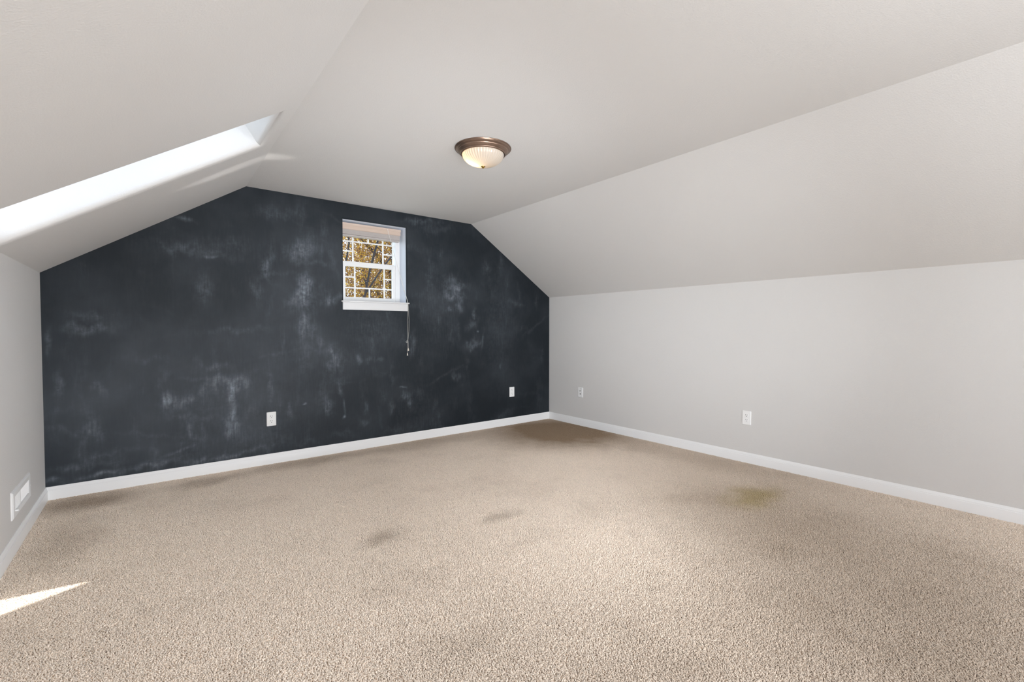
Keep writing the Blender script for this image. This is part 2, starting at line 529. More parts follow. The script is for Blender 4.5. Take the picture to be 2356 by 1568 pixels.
# left slope with the skylight well and the dormer behind the camera
U = Vector((math.cos(ANG), 0, math.sin(ANG))); V = Vector((0, 1, 0)); N = Vector((-math.sin(ANG), 0, math.cos(ANG)))
O = Vector((XL, 0, KL)); UL = math.hypot(XC - XL, ZC - KL)
SK_U0, SK_U1, SK_Y0, SK_Y1, SK_R, SK_D = 0.036, 1.289, 2.550, 3.068, 0.033, 0.27
SK2_Y0, SK2_Y1 = 0.58, 1.117                         # unseen twin skylight, added to let in more light
a0, a1 = SK_U0 - SK_R, SK_U1 + SK_R
P = lambda u, y: O + U * u + V * y
sv, sf = [], []


def addq(*pts):
    i = len(sv); sv.extend(pts); sf.append(tuple(range(i, i + len(pts))))


edge = YB
for y0, y1 in ((SK_Y0, SK_Y1), (SK2_Y0, SK2_Y1)):
    b0, b1 = y0 - SK_R, y1 + SK_R
    addq(P(0, b1), P(UL, b1), P(UL, edge), P(0, edge))
    addq(P(0, b0), P(a0, b0), P(a0, b1), P(0, b1))
    addq(P(a1, b0), P(UL, b0), P(UL, b1), P(a1, b1))
    edge = b0
addq(P(0, DORM_Y1), P(UL, DORM_Y1), P(UL, edge), P(0, edge))
addq(P(0, REAR_Y), P(UL, REAR_Y), P(UL, DORM_Y0), P(0, DORM_Y0))
DU = 0.9
addq(P(DU, DORM_Y0), P(UL, DORM_Y0), P(UL, DORM_Y1), P(DU, DORM_Y1))
slope_l = tag(mesh_obj('ceiling_slope_left', sv, sf, M_PAINT),
              'greige sloped ceiling on the left cut by a bright skylight well', 'sloped ceiling', kind='structure')
for y0, y1 in ((SK_Y0, SK_Y1), (SK2_Y0, SK2_Y1)):
    hv, hf = holed_frame(O, U, V, N, SK_U0, SK_U1, y0, y1, SK_R, SK_D, 8)
    mesh_obj('skylight_well', hv, hf, M_PAINT, slope_l, True, 50)
# dormer behind the camera: two cheeks, a flat lid and the wall with its window hole
zt = (P(DU, 0)).z; dx = XL - 0.25
dv = [P(0, DORM_Y0), P(DU, DORM_Y0), Vector((dx, DORM_Y0, zt)), Vector((dx, DORM_Y0, 1.0)), Vector((XL, DORM_Y0, 1.0)),
      P(0, DORM_Y1), P(DU, DORM_Y1), Vector((dx, DORM_Y1, zt)), Vector((dx, DORM_Y1, 1.0)), Vector((XL, DORM_Y1, 1.0))]
mesh_obj('dormer_lining', dv, [(0, 1, 2, 3, 4), (5, 9, 8, 7, 6), (1, 6, 7, 2), (4, 3, 8, 9)], M_PAINT, slope_l)

# skylight windows on the outer ends of the wells
for k, (y0, y1, lab) in enumerate(((SK_Y0, SK_Y1, 'skylight over the left slope, only its bright well showing'),
                                   (SK2_Y0, SK2_Y1, 'added second skylight over the left slope, unseen beside the viewer'))):
    sk = empty('window_%d' % (k + 2), P(0, 0), lab, 'skylight', kind='structure')
    sk.matrix_world = Matrix(((U.x, V.x, N.x, O.x), (U.y, V.y, N.y, O.y), (U.z, V.z, N.z, O.z), (0, 0, 0, 1)))
    fb = bmesh.new()
    for lo, hi in (((SK_U0 - .05, y0 - .05, SK_D), (SK_U0 + .012, y1 + .05, SK_D + .05)), ((SK_U1 - .012, y0 - .05, SK_D), (SK_U1 + .05, y1 + .05, SK_D + .05)),
                   ((SK_U0 + .012, y0 - .05, SK_D), (SK_U1 - .012, y0 + .012, SK_D + .05)), ((SK_U0 + .012, y1 - .012, SK_D), (SK_U1 - .012, y1 + .05, SK_D + .05))):
        add_box(fb, lo, hi)
    bm_obj('skylight_frame', fb, M_VINYL, sk)
    box('pane', (SK_U0 + .012, y0 + .012, SK_D + .02), (SK_U1 - .012, y1 - .012, SK_D + .026), M_GLASS, sk)

# rear gable wall (behind the camera) with its window opening
rw = [(XL, -0.02), (XR, -0.02), (XR, KR), (XD, ZC), (XC, ZC), (XL, KL)]
wx0, wx1, wz0, wz1 = 0.95, 2.55, 0.55, 1.95
rv = [(x, REAR_Y, z) for x, z in [(XL, -.02), (wx0, -.02), (wx0, 2.24), (XC, ZC), (XL, KL),
                                  (wx1, -.02), (XR, -.02), (XR, KR), (XD, ZC), (wx1, 2.24),
                                  (wx0, wz0), (wx1, wz0), (wx0, wz1), (wx1, wz1)]]
rear = tag(mesh_obj('wall_rear', rv, [(0, 1, 2, 3, 4), (5, 6, 7, 8, 9), (1, 5, 11, 10), (12, 13, 9, 2)], M_PAINT),
           'gable wall behind the viewer with a wide window', 'wall', kind='structure')

# dark gable wall at the back: fine grid carrying the chalk attribute
WX0, WX1, WZ0, WZ1 = 1.364, 1.972, 1.365, 2.097      # window opening
WR = 0.012
CELL = 0.009


def grid_lines(a, b, extra):
    pts = sorted(set([a, b] + list(extra)))
    out = [pts[0]]
    for p, q in zip(pts, pts[1:]):
        k = max(1, int(round((q - p) / CELL)))
        out += [p + (q - p) * i / k for i in range(1, k + 1)]
    return np.array(out)


gx = grid_lines(XL, XR, (XC, XD, WX0 - WR, WX1 + WR))
gz = grid_lines(-0.02, ZC, (WZ0 - WR, WZ1 + WR))
top = np.interp(gx, [XL, XC, XD, XR], [KL, ZC, ZC, KR])
GX, GZ = np.meshgrid(gx, gz, indexing='ij')
raw = GZ.copy()
GZ = np.minimum(GZ, top[:, None])
nx, nz = GX.shape
idx = np.arange(nx * nz).reshape(nx, nz)
q = np.stack([idx[:-1, :-1], idx[1:, :-1], idx[1:, 1:], idx[:-1, 1:]], -1).reshape(-1, 4)
cx = (GX[:-1, :-1] + GX[1:, 1:]).ravel() / 2
lowz = raw[:-1, :-1].ravel()
tmax = np.maximum(top[:-1], top[1:])[:, None].repeat(nz - 1, 1).ravel()
cz = ((raw[:-1, :-1] + raw[1:, 1:]) / 2).ravel()
keep = (lowz < tmax - 1e-6) & ~((cx > WX0 - WR) & (cx < WX1 + WR) & (cz > WZ0 - WR) & (cz < WZ1 + WR))
q = q[keep]
used = np.unique(q)
remap = np.full(nx * nz, -1); remap[used] = np.arange(len(used))
co = np.stack([GX.ravel(), np.full(nx * nz, YB), GZ.ravel()], 1)[used]
me = bpy.data.meshes.new('wall_back')
me.vertices.add(len(co)); me.vertices.foreach_set('co', co.astype(np.float32).ravel())
qq = remap[q]
me.loops.add(qq.size); me.loops.foreach_set('vertex_index', qq.astype(np.int32).ravel())
me.polygons.add(len(qq)); me.polygons.foreach_set('loop_start', np.arange(0, qq.size, 4, dtype=np.int32))
me.update(calc_edges=True); me.validate()

# where the chalk was wiped: (x, z of the middle, half width, half height in photo pixels, tilt in degrees, strength)
FPX = 1056.25


def wall_pt(px, py):
    d = _r3 * ((px - 1178) / FPX) + _u3 * ((784 - py) / FPX) + _f2
    t = YB / d.y
    return d.x * t, CAMPOS.z + d.z * t


SMEARS = [
    (424, 503, 12, 3, -8, .30), (409, 575, 14, 12, 0, .08), (457, 577, 60, 10, -6, .10), (488, 591, 9, 3, 0, .35), (521, 563, 55, 14, 6, .07),
    (613, 614, 9, 18, -10, .28), (692, 580, 24, 16, 20, .22), (636, 489, 40, 12, 5, .10), (675, 690, 22, 5, 35, .18), (590, 670, 9, 24, 10, .14),
    (470, 665, 12, 24, 0, .12), (205, 755, 24, 9, 0, .26), (207, 726, 20, 6, 0, .14), (694, 672, 11, 30, -15, .30), (544, 759, 50, 6, 3, .10),
    (111, 787, 2.5, 18, 0, .25), (695, 569, 30, 18, 35, .16), (708, 668, 11, 30, 5, .30), (702, 694, 9, 14, 0, .28), (702, 737, 8, 12, 0, .26),
    (703, 757, 14, 14, 0, .12), (757, 689, 4, 15, 0, .22), (770, 687, 22, 9, 15, .22), (968, 508, 40, 6, 8, .18), (1006, 526, 42, 12, 8, .08),
    (1047, 663, 20, 7, 0, .30), (1045, 680, 22, 9, 0, .40), (1057, 702, 7, 12, 0, .32), (1035, 712, 9, 7, 0, .22), (1047, 650, 20, 14, -20, .16),
    (1091, 722, 4, 10, 0, .28), (1088, 745, 14, 10, 20, .18), (1119, 617, 10, 10, 0, .14), (762, 806, 4, 12, 0, .32), (774, 826, 17, 20, 35, .18),
    (825, 826, 5, 10, -10, .22), (848, 829, 6, 8, 0, .18), (874, 826, 10, 4, 0, .14), (1088, 793, 18, 8, 20, .26), (1111, 780, 2, 22, -8, .18),
    (1050, 865, 8, 10, 0, .20), (1152, 842, 2.5, 10, 0, .20), (950, 793, 7, 25, -8, .14), (388, 925, 9, 13, 0, .46), (421, 923, 14, 11, 0, .26),
    (535, 923, 5, 38, 0, .52), (535, 895, 10, 14, 0, .30), (492, 882, 7, 13, 0, .28), (530, 872, 25, 7, -5, .20), (500, 841, 15, 6, 0, .16),
    (563, 879, 6, 20, 0, .26), (622, 887, 4, 30, 3, .20), (227, 892, 7, 12, 20, .18), (133, 887, 6, 16, 0, .13), (215, 986, 10, 22, 10, .16),
    (439, 984, 5, 16, 10, .22), (665, 943, 5, 12, 0, .22), (411, 1037, 24, 3, 15, .18), (227, 1050, 20, 7, 0, .13), (344, 1070, 42, 5, 7, .26),
    (454, 1058, 15, 5, 5, .32), (533, 1047, 62, 4, 8, .22), (227, 1091, 26, 3, 8, .32), (176, 1075, 26, 5, 0, .16), (120, 1106, 12, 4, 0, .28),
    (535, 984, 11, 25, 0, .26), (756, 934, 8, 20, 12, .30), (784, 896, 4, 14, 10, .30), (792, 934, 1.6, 14, 4, .28), (791, 958, 2.5, 3, 0, .55),
    (702, 927, 2.4, 2, 0, 1.0), (937, 909, 11, 9, 0, .30), (942, 929, 7, 8, 0, .26), (901, 934, 6, 10, 0, .22), (843, 939, 4, 8, 0, .18),
    (838, 970, 8, 8, 0, .16), (927, 890, 8, 1.6, 0, .32), (1099, 762, 2, 1.6, 0, .6), (700, 800, 16, 60, 0, .08), (1150, 750, 40, 120, 0, .045),
    (960, 960, 60, 90, 0, .03), (560, 940, 120, 120, 0, .03), (860, 760, 60, 50, 10, .05), (600, 1010, 40, 30, 0, .06), (1000, 700, 30, 120, 0, .04)]
DUST_AND_SKYLIGHT = [(340, 930, 300, 150, 0, .085), (460, 880, 380, 240, 0, .040), (600, 960, 160, 110, 0, .02), (640, 560, 200, 90, 0, .035), (700, 700, 60, 120, 0, .05),  # broad chalk haze; the lower-left ones paint in skylight on the wall
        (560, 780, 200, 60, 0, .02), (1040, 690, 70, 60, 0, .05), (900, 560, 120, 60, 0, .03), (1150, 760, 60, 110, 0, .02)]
for _ in range(240):                                   # faint strokes left by the cloth all over
    if rng.random() < .72: sh = (rng.uniform(3, 9), rng.uniform(10, 46), rng.normal(0, 5))
    else: sh = (rng.uniform(12, 46), rng.uniform(3, 8), rng.normal(0, 16))
    sx_, sy_ = rng.uniform(110, 1250), rng.uniform(470, 1080)
    SMEARS.append((sx_, sy_, *sh, rng.uniform(.015, .085) * (.18 if sx_ < 620 and sy_ < 800 else 1)))
val = np.zeros(len(co))
wob_x = sum(np.sin(co[:, 0] * a + co[:, 2] * b + c) * d for a, b, c, d in [(31, 17, 1, .010), (-14, 45, 2, .009), (83, 61, 4, .004), (-110, 150, 0, .002)])
wob_z = sum(np.sin(co[:, 0] * a + co[:, 2] * b + c) * d for a, b, c, d in [(27, -21, 3, .014), (52, 13, 5, .011), (-91, 47, 1, .005), (170, 90, 2, .002)])
PXM = 0.00405
dust_and_skylight = np.zeros(len(co))
for (px, py, rx, ry, tilt, k) in SMEARS + DUST_AND_SKYLIGHT:
    x0, z0 = wall_pt(px, py)
    sc = PXM * math.hypot(x0, YB) / 4.6
    t = math.radians(tilt)
    dx_, dz_ = co[:, 0] - x0 + wob_x * min(1, rx / 8), co[:, 2] - z0 + wob_z * min(1, ry / 8)
    a = (dx_ * math.cos(t) + dz_ * math.sin(t)) / (rx * sc * 1.1)
    b = (-dx_ * math.sin(t) + dz_ * math.cos(t)) / (ry * sc)
    (dust_and_skylight if (px, py, rx, ry, tilt, k) in DUST_AND_SKYLIGHT else val)[:] += k * np.exp(-(a * a + b * b))
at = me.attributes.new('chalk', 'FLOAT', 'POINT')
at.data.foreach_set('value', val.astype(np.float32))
at2 = me.attributes.new('dust_and_skylight', 'FLOAT', 'POINT')
at2.data.foreach_set('value', dust_and_skylight.astype(np.float32))
me.materials.append(M_SLATE)
wall_back = bpy.data.objects.new('wall_back', me)
COL.objects.link(wall_back)
tag(wall_back, 'dark slate chalkboard gable wall smeared with chalk', 'wall', kind='structure')
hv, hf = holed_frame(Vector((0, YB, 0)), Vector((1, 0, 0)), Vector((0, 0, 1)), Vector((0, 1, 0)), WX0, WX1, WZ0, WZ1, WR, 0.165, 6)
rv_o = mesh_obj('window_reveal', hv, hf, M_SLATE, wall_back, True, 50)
rv_o.data.materials.append(M_REVEAL)                 # rounded edge keeps the wall paint, the rest the painted sky sheen
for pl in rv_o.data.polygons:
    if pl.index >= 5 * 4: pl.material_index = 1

# ------------------------------------------------------------------ baseboards
BB_PROF = [(0, -0.012), (0.0125, -0.012), (0.0125, 0.056), (0.0118, 0.0585), (0.0095, 0.060), (0.0095, 0.064), (0.0085, 0.069), (0.0055, 0.074), (0.0045, 0.0785), (0.003, BB_H), (0, BB_H)]


def baseboard(name, p0, p1, inward, m0, m1, label):
    """profile swept from p0 to p1; m0/m1: mitre slope at each end"""
    p0, p1, inw = Vector(p0), Vector(p1), Vector(inward)
    d = (p1 - p0).normalized()
    n = len(BB_PROF); v = []
    for base, mm in ((p0, m0), (p1, m1)):
        for t, z in BB_PROF: v.append(base + inw * t + d * (t * mm) + Vector((0, 0, z)))
    f = [(i, (i + 1) % n, n + (i + 1) % n, n + i) for i in range(n)] + [tuple(range(n)), tuple(range(n, 2 * n))]
    o = mesh_obj(name, v, f, M_TRIM, None, True, 25)
    return tag(o, label, 'baseboard', kind='structure')


baseboard('baseboard_back', (XL, YB, 0), (XR, YB, 0), (0, -1, 0), 1, -1, 'white moulded baseboard along the dark chalkboard wall')
baseboard('baseboard_left', (XL, REAR_Y, 0), (XL, YB, 0), (1, 0, 0), 0, -1, 'white moulded baseboard along the left knee wall below the floor register')
baseboard('baseboard_right', (XR, YB, 0), (XR, REAR_Y, 0), (-1, 0, 0), 1, 0, 'white moulded baseboard along the right knee wall')

# ------------------------------------------------------------------ back window
WIN = empty('window_1', (0, 0, 0), 'small white prairie grille window in the dark wall', 'window', kind='structure')
YW = YB + 0.145                                     # face of the vinyl frame
fx0, fx1, fz0, fz1 = WX0, WX1, WZ0, WZ1
bm = bmesh.new()
FT = 0.040
add_box(bm, (fx0, YW, fz0), (fx0 + FT, YW + .085, fz1), .003)
add_box(bm, (fx1 - FT - .006, YW, fz0), (fx1, YW + .085, fz1), .003)
add_box(bm, (fx0 + FT, YW, fz1 - FT), (fx1 - FT, YW + .085, fz1), .003)
add_box(bm, (fx0 + FT, YW, fz0), (fx1 - FT, YW + .085, fz0 + .016), .003)
bm_obj('window_frame', bm, M_VINYL, WIN)


def sash(name, x0, x1, z0, z1, y, st, br, tr, vbars, hbars):
    """x0..z1: glass edges; st, br, tr: widths of stiles, bottom and top rail; bars: (from, to, at)"""
    bm = bmesh.new()
    add_box(bm, (x0 - st[0], y, z0 - br), (x0, y + .034, z1 + tr), .0025)
    add_box(bm, (x1, y, z0 - br), (x1 + st[1], y + .034, z1 + tr), .0025)
    add_box(bm, (x0, y, z0 - br), (x1, y + .034, z0), .0025)
    add_box(bm, (x0, y, z1), (x1, y + .034, z1 + tr), .0025)
    s = bm_obj(name, bm, M_VINYL, WIN)
    box('pane', (x0, y + .016, z0), (x1, y + .019, z1), M_GLASS, s)
    w = .0065
    for a, b, xx in vbars: box('muntin', (xx - w, y + .007, a), (xx + w, y + .0155, b), M_VINYL, s, .001)
    for a, b, zz in hbars: box('muntin', (a, y + .0065, zz - w), (b, y + .015, zz + w), M_VINYL, s, .001)
    return s


lx0, lx1, lz0, lz1 = 1.433, 1.9, 1.411, 1.699
v1, v2, vm = 1.524, 1.8155, 1.665
h1_, h2_ = 1.599, 1.4987
sash('lower_sash', lx0, lx1, lz0, lz1, YW + .008, (.031, .032), .030, .040,
     [(lz0, lz1, v1), (lz0, lz1, v2), (lz0, h2_, vm)], [(lx0, v1, h1_), (v2, lx1, h1_), (lx0, lx1, h2_)])
ux0, ux1, uz0, uz1 = 1.412, 1.932, 1.7505, 2.050
u1_, u2_ = 1.521, 1.8195
g1, g2 = 1.8465, 1.940
sash('upper_sash', ux0, ux1, uz0, uz1, YW + .045, (.010, .010), .014, .014,
     [(uz0, uz1, u1_), (uz0, uz1, u2_), (g2, uz1, 1.670)], [(ux0, u1_, g1), (u2_, ux1, g1), (ux0, ux1, g2)])
bm = bmesh.new()
add_box(bm, (1.342, YB - .024, 1.3535), (1.996, YW + .01, 1.3655), .004)
bm_obj('window_sill', bm, M_SILL, WIN, True)
bm = bmesh.new()
add_box(bm, (1.353, YB - .014, 1.2835), (1.980, YB, 1.3535), .003)
bm_obj('window_apron', bm, M_SILL, WIN, True)

# ------------------------------------------------------------------ blind
BL = empty('window_blind', (0, 0, 0), 'raised cream faux wood blind bunched at the top of the small window', 'blind')
by = YB + 0.078                                      # front of the stack
bx0, bx1 = WX0 + .014, WX1 - .026
box('headrail', (bx0, by + .012, 2.040), (bx1, by + .058, 2.080), M_STEEL, BL, .002)
# valance: moulded board with returns
vp = [(0.010, 2.083), (0.010, 2.028), (0.006, 2.026), (0.0, 2.030), (-.003, 2.040), (-.001, 2.052), (-.004, 2.060), (-.010, 2.066), (-.012, 2.083)]
vv = [(x, by + dy, z) for x in (bx0 - .004, bx1 + .004) for dy, z in vp]
nV = len(vp)
mesh_obj('valance', vv, [(i, (i + 1) % nV, nV + (i + 1) % nV, nV + i) for i in range(nV)] + [tuple(range(nV)), tuple(range(nV, 2 * nV))], M_VALANCE, BL, True, 30)
box('valance_return', (bx1 - .004, by + .010, 2.030), (bx1 + .004, by + .060, 2.083), M_VALANCE, BL, .001)
slat_me = None
NS = 15
for i in range(NS):
    z = 1.984 + i * 0.0036
    if slat_me is None:
        o = box('slat', (bx0, by + .006, -.0017), (bx1, by + .056, .0017), M_SLAT, BL, .0006); slat_me = o.data
    else:
        o = bpy.data.objects.new('slat', slat_me); COL.objects.link(o); o.parent = BL
    o.location = (0.0008 * math.sin(i * 2.3), 0.0012 * math.sin(i * 1.7), z)
box('bottom_rail', (bx0, by + .005, 1.966), (bx1, by + .057, 1.980), M_SLAT, BL, .002)


def cord_pt(px, py, y):
    d = _r3 * ((px - 1178) / FPX) + _u3 * ((784 - py) / FPX) + _f2
    return CAMPOS + d * (y / d.y)


CY = YB - .027
p_top = cord_pt(891, 526, by - .010); p_sill = cord_pt(938.2, 695.5, CY)
mid = [p_top.lerp(p_sill, t) + Vector((0, 0, -.010 * math.sin(PI * t))) for t in [i / 10 for i in range(11)]]
A1 = [cord_pt(938.4, 704, CY), cord_pt(938.0, 740, YB - .012), cord_pt(938.0, 770, YB - .008), cord_pt(938.2, 781, YB - .008)]
A2 = [cord_pt(939.3, 704, CY), cord_pt(941.2, 735, YB - .012), cord_pt(940.8, 760, YB - .008), cord_pt(938.8, 781, YB - .008)]
tube('cord', mid + A1, .0011, M_CORD, BL)
tube('cord', [m + Vector((.0016, -.0012, 0)) for m in mid] + A2, .0011, M_CORD, BL)
loopc = cord_pt(936.2, 785.8, YB - .008)
tube('cord_loop', [loopc + Vector((.009 * math.cos(t), .001 * math.sin(2 * t), .009 * math.sin(t))) for t in [k * 2 * PI / 14 + .6 for k in range(15)]], .0014, M_CORD, BL)
tl1, tl2 = cord_pt(939.6, 801.5, YB - .009), cord_pt(937.5, 812.5, YB - .007)
tube('cord', [cord_pt(938.6, 781, YB - .008), cord_pt(939.4, 788, YB - .008), tl1], .0010, M_CORD, BL)
tube('cord', [cord_pt(938.2, 781, YB - .008), cord_pt(937.4, 789, YB - .008), tl2], .0010, M_CORD, BL)
TP = [(0, .010), (.0028, .0095), (.0042, .004), (.0062, -.010), (.0066, -.014), (.0055, -.0155), (0, -.0155)]
lathe('tassel', TP, M_TASSEL, BL, 12, tl1 + Vector((0, 0, -.006)))
lathe('tassel', TP, M_TASSEL, BL, 12, tl2 + Vector((0, 0, -.006)))
kb = cord_pt(925, 667, CY - .003)
kb = mid[8].lerp(mid[9], 0.3)
lathe('cord_knob', [(0, .006), (.0045, .0045), (.006, 0), (.0045, -.0045), (0, -.006)], M_CORD, BL, 12, kb)

# ------------------------------------------------------------------ cover plates
def rounded_rect(w, h, r, n=5):
    pts = []
    for cx_, cz_, a in ((w / 2 - r, h / 2 - r, 0), (-w / 2 + r, h / 2 - r, 90), (-w / 2 + r, -h / 2 + r, 180), (w / 2 - r, -h / 2 + r, 270)):
        for k in range(n + 1):
            t = math.radians(a + 90 * k / n)
            pts.append((cx_ + r * math.cos(t), cz_ + r * math.sin(t)))
    return pts


def prism(bm, pts, y0, y1, chamfer=0.0):
    """outline in x/z from y0 (wall) to y1 (front, negative = towards the room) with a small front chamfer"""
    rings = [[(x, y0, z) for x, z in pts]]
    if chamfer:
        rings.append([(x, y1 + chamfer, z) for x, z in pts])
        cxm = sum(p[0] for p in pts) / len(pts); czm = sum(p[1] for p in pts) / len(pts)
        w = max(p[0] for p in pts) - cxm; h = max(p[1] for p in pts) - czm
        rings.append([(cxm + (x - cxm) * (1 - chamfer / w), y1, czm + (z - czm) * (1 - chamfer / h)) for x, z in pts])
    else:
        rings.append([(x, y1, z) for x, z in pts])
    R = [[bm.verts.new(p) for p in r] for r in rings]
    n = len(pts)
    for a, b in zip(R, R[1:]):
        for k in range(n): bm.faces.new((a[k], a[(k + 1) % n], b[(k + 1) % n], b[k]))
    bm.faces.new(R[0]); bm.faces.new(R[-1])


def outlet(loc, rz, label):
    t = empty('power_outlet', loc, label, 'outlet', 'duplex outlets around the room', rz=rz)
    bm = bmesh.new(); prism(bm, rounded_rect(.070, .1145, .004), 0, -.0055, .0022)
    bm_obj('cover_plate', bm, M_PLATE, t, True, 30)
    for s in (1, -1):
        zc = s * .0195
        # receptacle face: circle with flattened top and bottom
        pts = []
        for k in range(28):
            a = 2 * PI * k / 28
            pts.append((.0172 * math.cos(a), zc + max(-.0143, min(.0143, .0172 * math.sin(a)))))
        bm = bmesh.new(); prism(bm, pts, -.004, -.0068, .0006)
        rc = bm_obj('receptacle', bm, M_PLATE, t, True, 30)
        box('slot', (-.0075, -.0072, zc + .0005), (-.0053, -.0066, zc + .0095), M_DARKHOLE, rc)
        box('slot', (.0053, -.0072, zc + .0015), (.0073, -.0066, zc + .0090), M_DARKHOLE, rc)
        bm = bmesh.new(); prism(bm, [(.0027 * math.cos(a), zc - .0075 + .0027 * math.sin(a)) for a in [2 * PI * k / 12 for k in range(12)]], -.0066, -.0072)
        bm_obj('ground_hole', bm, M_DARKHOLE, rc)
    bm = bmesh.new(); prism(bm, [(.0032 * math.cos(a), .0032 * math.sin(a)) for a in [2 * PI * k / 12 for k in range(12)]], -.005, -.0068, .0006)
    bm_obj('screw', bm, M_PLATE, t)
    return t


outlet((0.766, YB, 0.368), 0, 'white duplex outlet on the dark wall left of the window, nearest the floor register')
outlet((3.287, YB, 0.379), 0, 'small white duplex outlet on the dark wall near its right corner')
outlet((XR, 1.782, 0.371), -PI / 2, 'white duplex outlet on the greige right wall')

jk = empty('cable_jack_plate', (XR, 3.659, 0.380), 'white wall plate with dark coaxial and phone jacks near the corner of the right wall', 'wall plate', rz=-PI / 2)
bm = bmesh.new(); prism(bm, rounded_rect(.073, .1135, .004), 0, -.0055, .0022)
bm_obj('cover_plate', bm, M_PLATE, jk, True, 30)
for z in (.0415, -.0415):
    bm = bmesh.new(); prism(bm, [(.0034 * math.cos(a), z + .0034 * math.sin(a)) for a in [2 * PI * k / 12 for k in range(12)]], -.005, -.0068, .0006)
    bm_obj('screw', bm, M_METAL, jk)
cj = lathe('coaxial_jack', [(0, 0), (.0065, 0), (.0065, .003), (.0048, .003), (.0048, .011), (.0022, .011), (.0022, .004), (0, .004)], M_METAL, jk, 16)
cj.rotation_euler = (PI / 2, 0, 0); cj.location = (0, -.0055, .017)
bm = bmesh.new(); prism(bm, rounded_rect(.019, .017, .001, 2), -.0045, -.0068, .0006)
pj = bm_obj('phone_jack', bm, M_PLATE, jk); pj.location = (0, 0, -.018)
box('jack_opening', (-.0065, -.0073, -.0055), (.0065, -.0066, .0055), M_DARKHOLE, pj)

# ------------------------------------------------------------------ floor register on the left wall
ry0, ry1, rz0, rz1 = 3.275, 3.695, 0.164, 0.302
RG = empty('wall_register', (XL, (ry0 + ry1) / 2, (rz0 + rz1) / 2), 'white metal air register low on the left knee wall', 'air register', rz=PI / 2)
# local frame: x runs along +y of the room, -y points into the room
W2, H2 = (ry1 - ry0) / 2, (rz1 - rz0) / 2
ix, iz = W2 - .042, H2 - .032
rings = [(W2, H2, 0), (W2, H2, -.004), (W2 - .008, H2 - .008, -.009), (ix + .004, iz + .004, -.009), (ix, iz, -.007), (ix, iz, .016)]
rvv, rff = [], []
for w, h, y in rings:
    rvv += [(-w, y, -h), (w, y, -h), (w, y, h), (-w, y, h)]
for i in range(len(rings) - 1):
    for k in range(4):
        rff.append((i * 4 + k, i * 4 + (k + 1) % 4, i * 4 + 4 + (k + 1) % 4, i * 4 + 4 + k))
mesh_obj('face_frame', rvv, rff, M_STEEL, RG, True, 30)
box('duct_back', (-ix - .003, .016, -iz - .003), (ix + .003, .022, iz + .003), M_DUCT, RG)
NB = 13
near_me = far_me = None
pitch = ix / NB
for half, ang in ((-1, -38), (1, 40)):
    bme = None
    for i in range(NB):
        xx = half * (pitch * (i + .5) + .002)
        if bme is None:
            o = box('louver_blade', (-.0009, -.008, -iz), (.0009, .008, iz), M_STEEL, RG); bme = o.data
        else:
            o = bpy.data.objects.new('louver_blade', bme); COL.objects.link(o); o.parent = RG
        o.location = (xx, .004, 0); o.rotation_euler = (0, 0, math.radians(ang))
box('lever', (-ix - .006, -.022, -iz + .004), (-ix + .012, -.008, -iz + .012), M_STEEL, RG, .002)
for s in (-1, 1):
    bm = bmesh.new(); prism(bm, [(s * (W2 - .014) + .0032 * math.cos(a), .0032 * math.sin(a)) for a in [2 * PI * k / 12 for k in range(12)]], -.008, -.0102, .0006)
    bm_obj('screw', bm, M_STEEL, RG)

# ------------------------------------------------------------------ ceiling light
LX, LY = 1.657, 2.405
CL = empty('ceiling_light', (LX, LY, ZC), 'flush dome ceiling light with bronze ring and ribbed frosted glass', 'ceiling light')
ring_prof = [(0.0, 0.0), (.176, 0.0), (.1775, -.003), (.176, -.006), (.172, -.007), (.1705, -.010), (.167, -.013), (.160, -.016), (.1575, -.019),
             (.1565, -.022), (.154, -.024), (.150, -.029), (.146, -.033), (.1425, -.035), (.1415, -.038), (.139, -.040), (.133, -.041), (.130, -.039), (.129, -.025)]
lathe('bronze_ring', ring_prof, M_BRONZE, CL, 96, angle=28)
NR = 44
dome_prof = []
for k in range(19):
    t = k / 18 * PI / 2
    dome_prof.append((.1305 * math.cos(t) if k < 18 else .004, -.036 - .076 * math.sin(t)))


def rib(t, r, z):
    return 1 + 0.011 * math.cos(NR * t) * min(1.0, (r / .13) * 1.6)


lathe('glass_dome', dome_prof, M_FROST, CL, NR * 6, rib=rib, angle=60)
lathe('finial', [(0, -.1085), (.0125, -.1085), (.0135, -.111), (.0125, -.1135), (.0095, -.117), (.0055, -.121), (.003, -.1245), (0, -.1255)], M_BRASS, CL, 24)
for s, dy in ((-1, .02), (1, -.02)):
    lathe('bulb', [(0, -.022), (.010, -.025), (.017, -.034), (.021, -.046), (.018, -.058), (.010, -.066), (0, -.069)], M_BULB if s < 0 else M_PLATE, CL, 16, (s * .062 * _r3.x, s * .062 * _r3.y + dy * 0, 0))
ld = bpy.data.lights.new('bulb_glow', 'POINT'); ld.energy = 1.3; ld.color = (1.0, 0.78, 0.52); ld.shadow_soft_size = 0.03
lo = bpy.data.objects.new('bulb_glow', ld); COL.objects.link(lo)
lo.location = (LX - .062 * _r3.x, LY - .062 * _r3.y, ZC - .078)

# ------------------------------------------------------------------ carpet pile
# one patch of tufts, repeated over the floor by a geometry-node grid
NPX = 12
PATCH = (XR - XL - 0.024) / NPX
NPY = 13
TN = 78


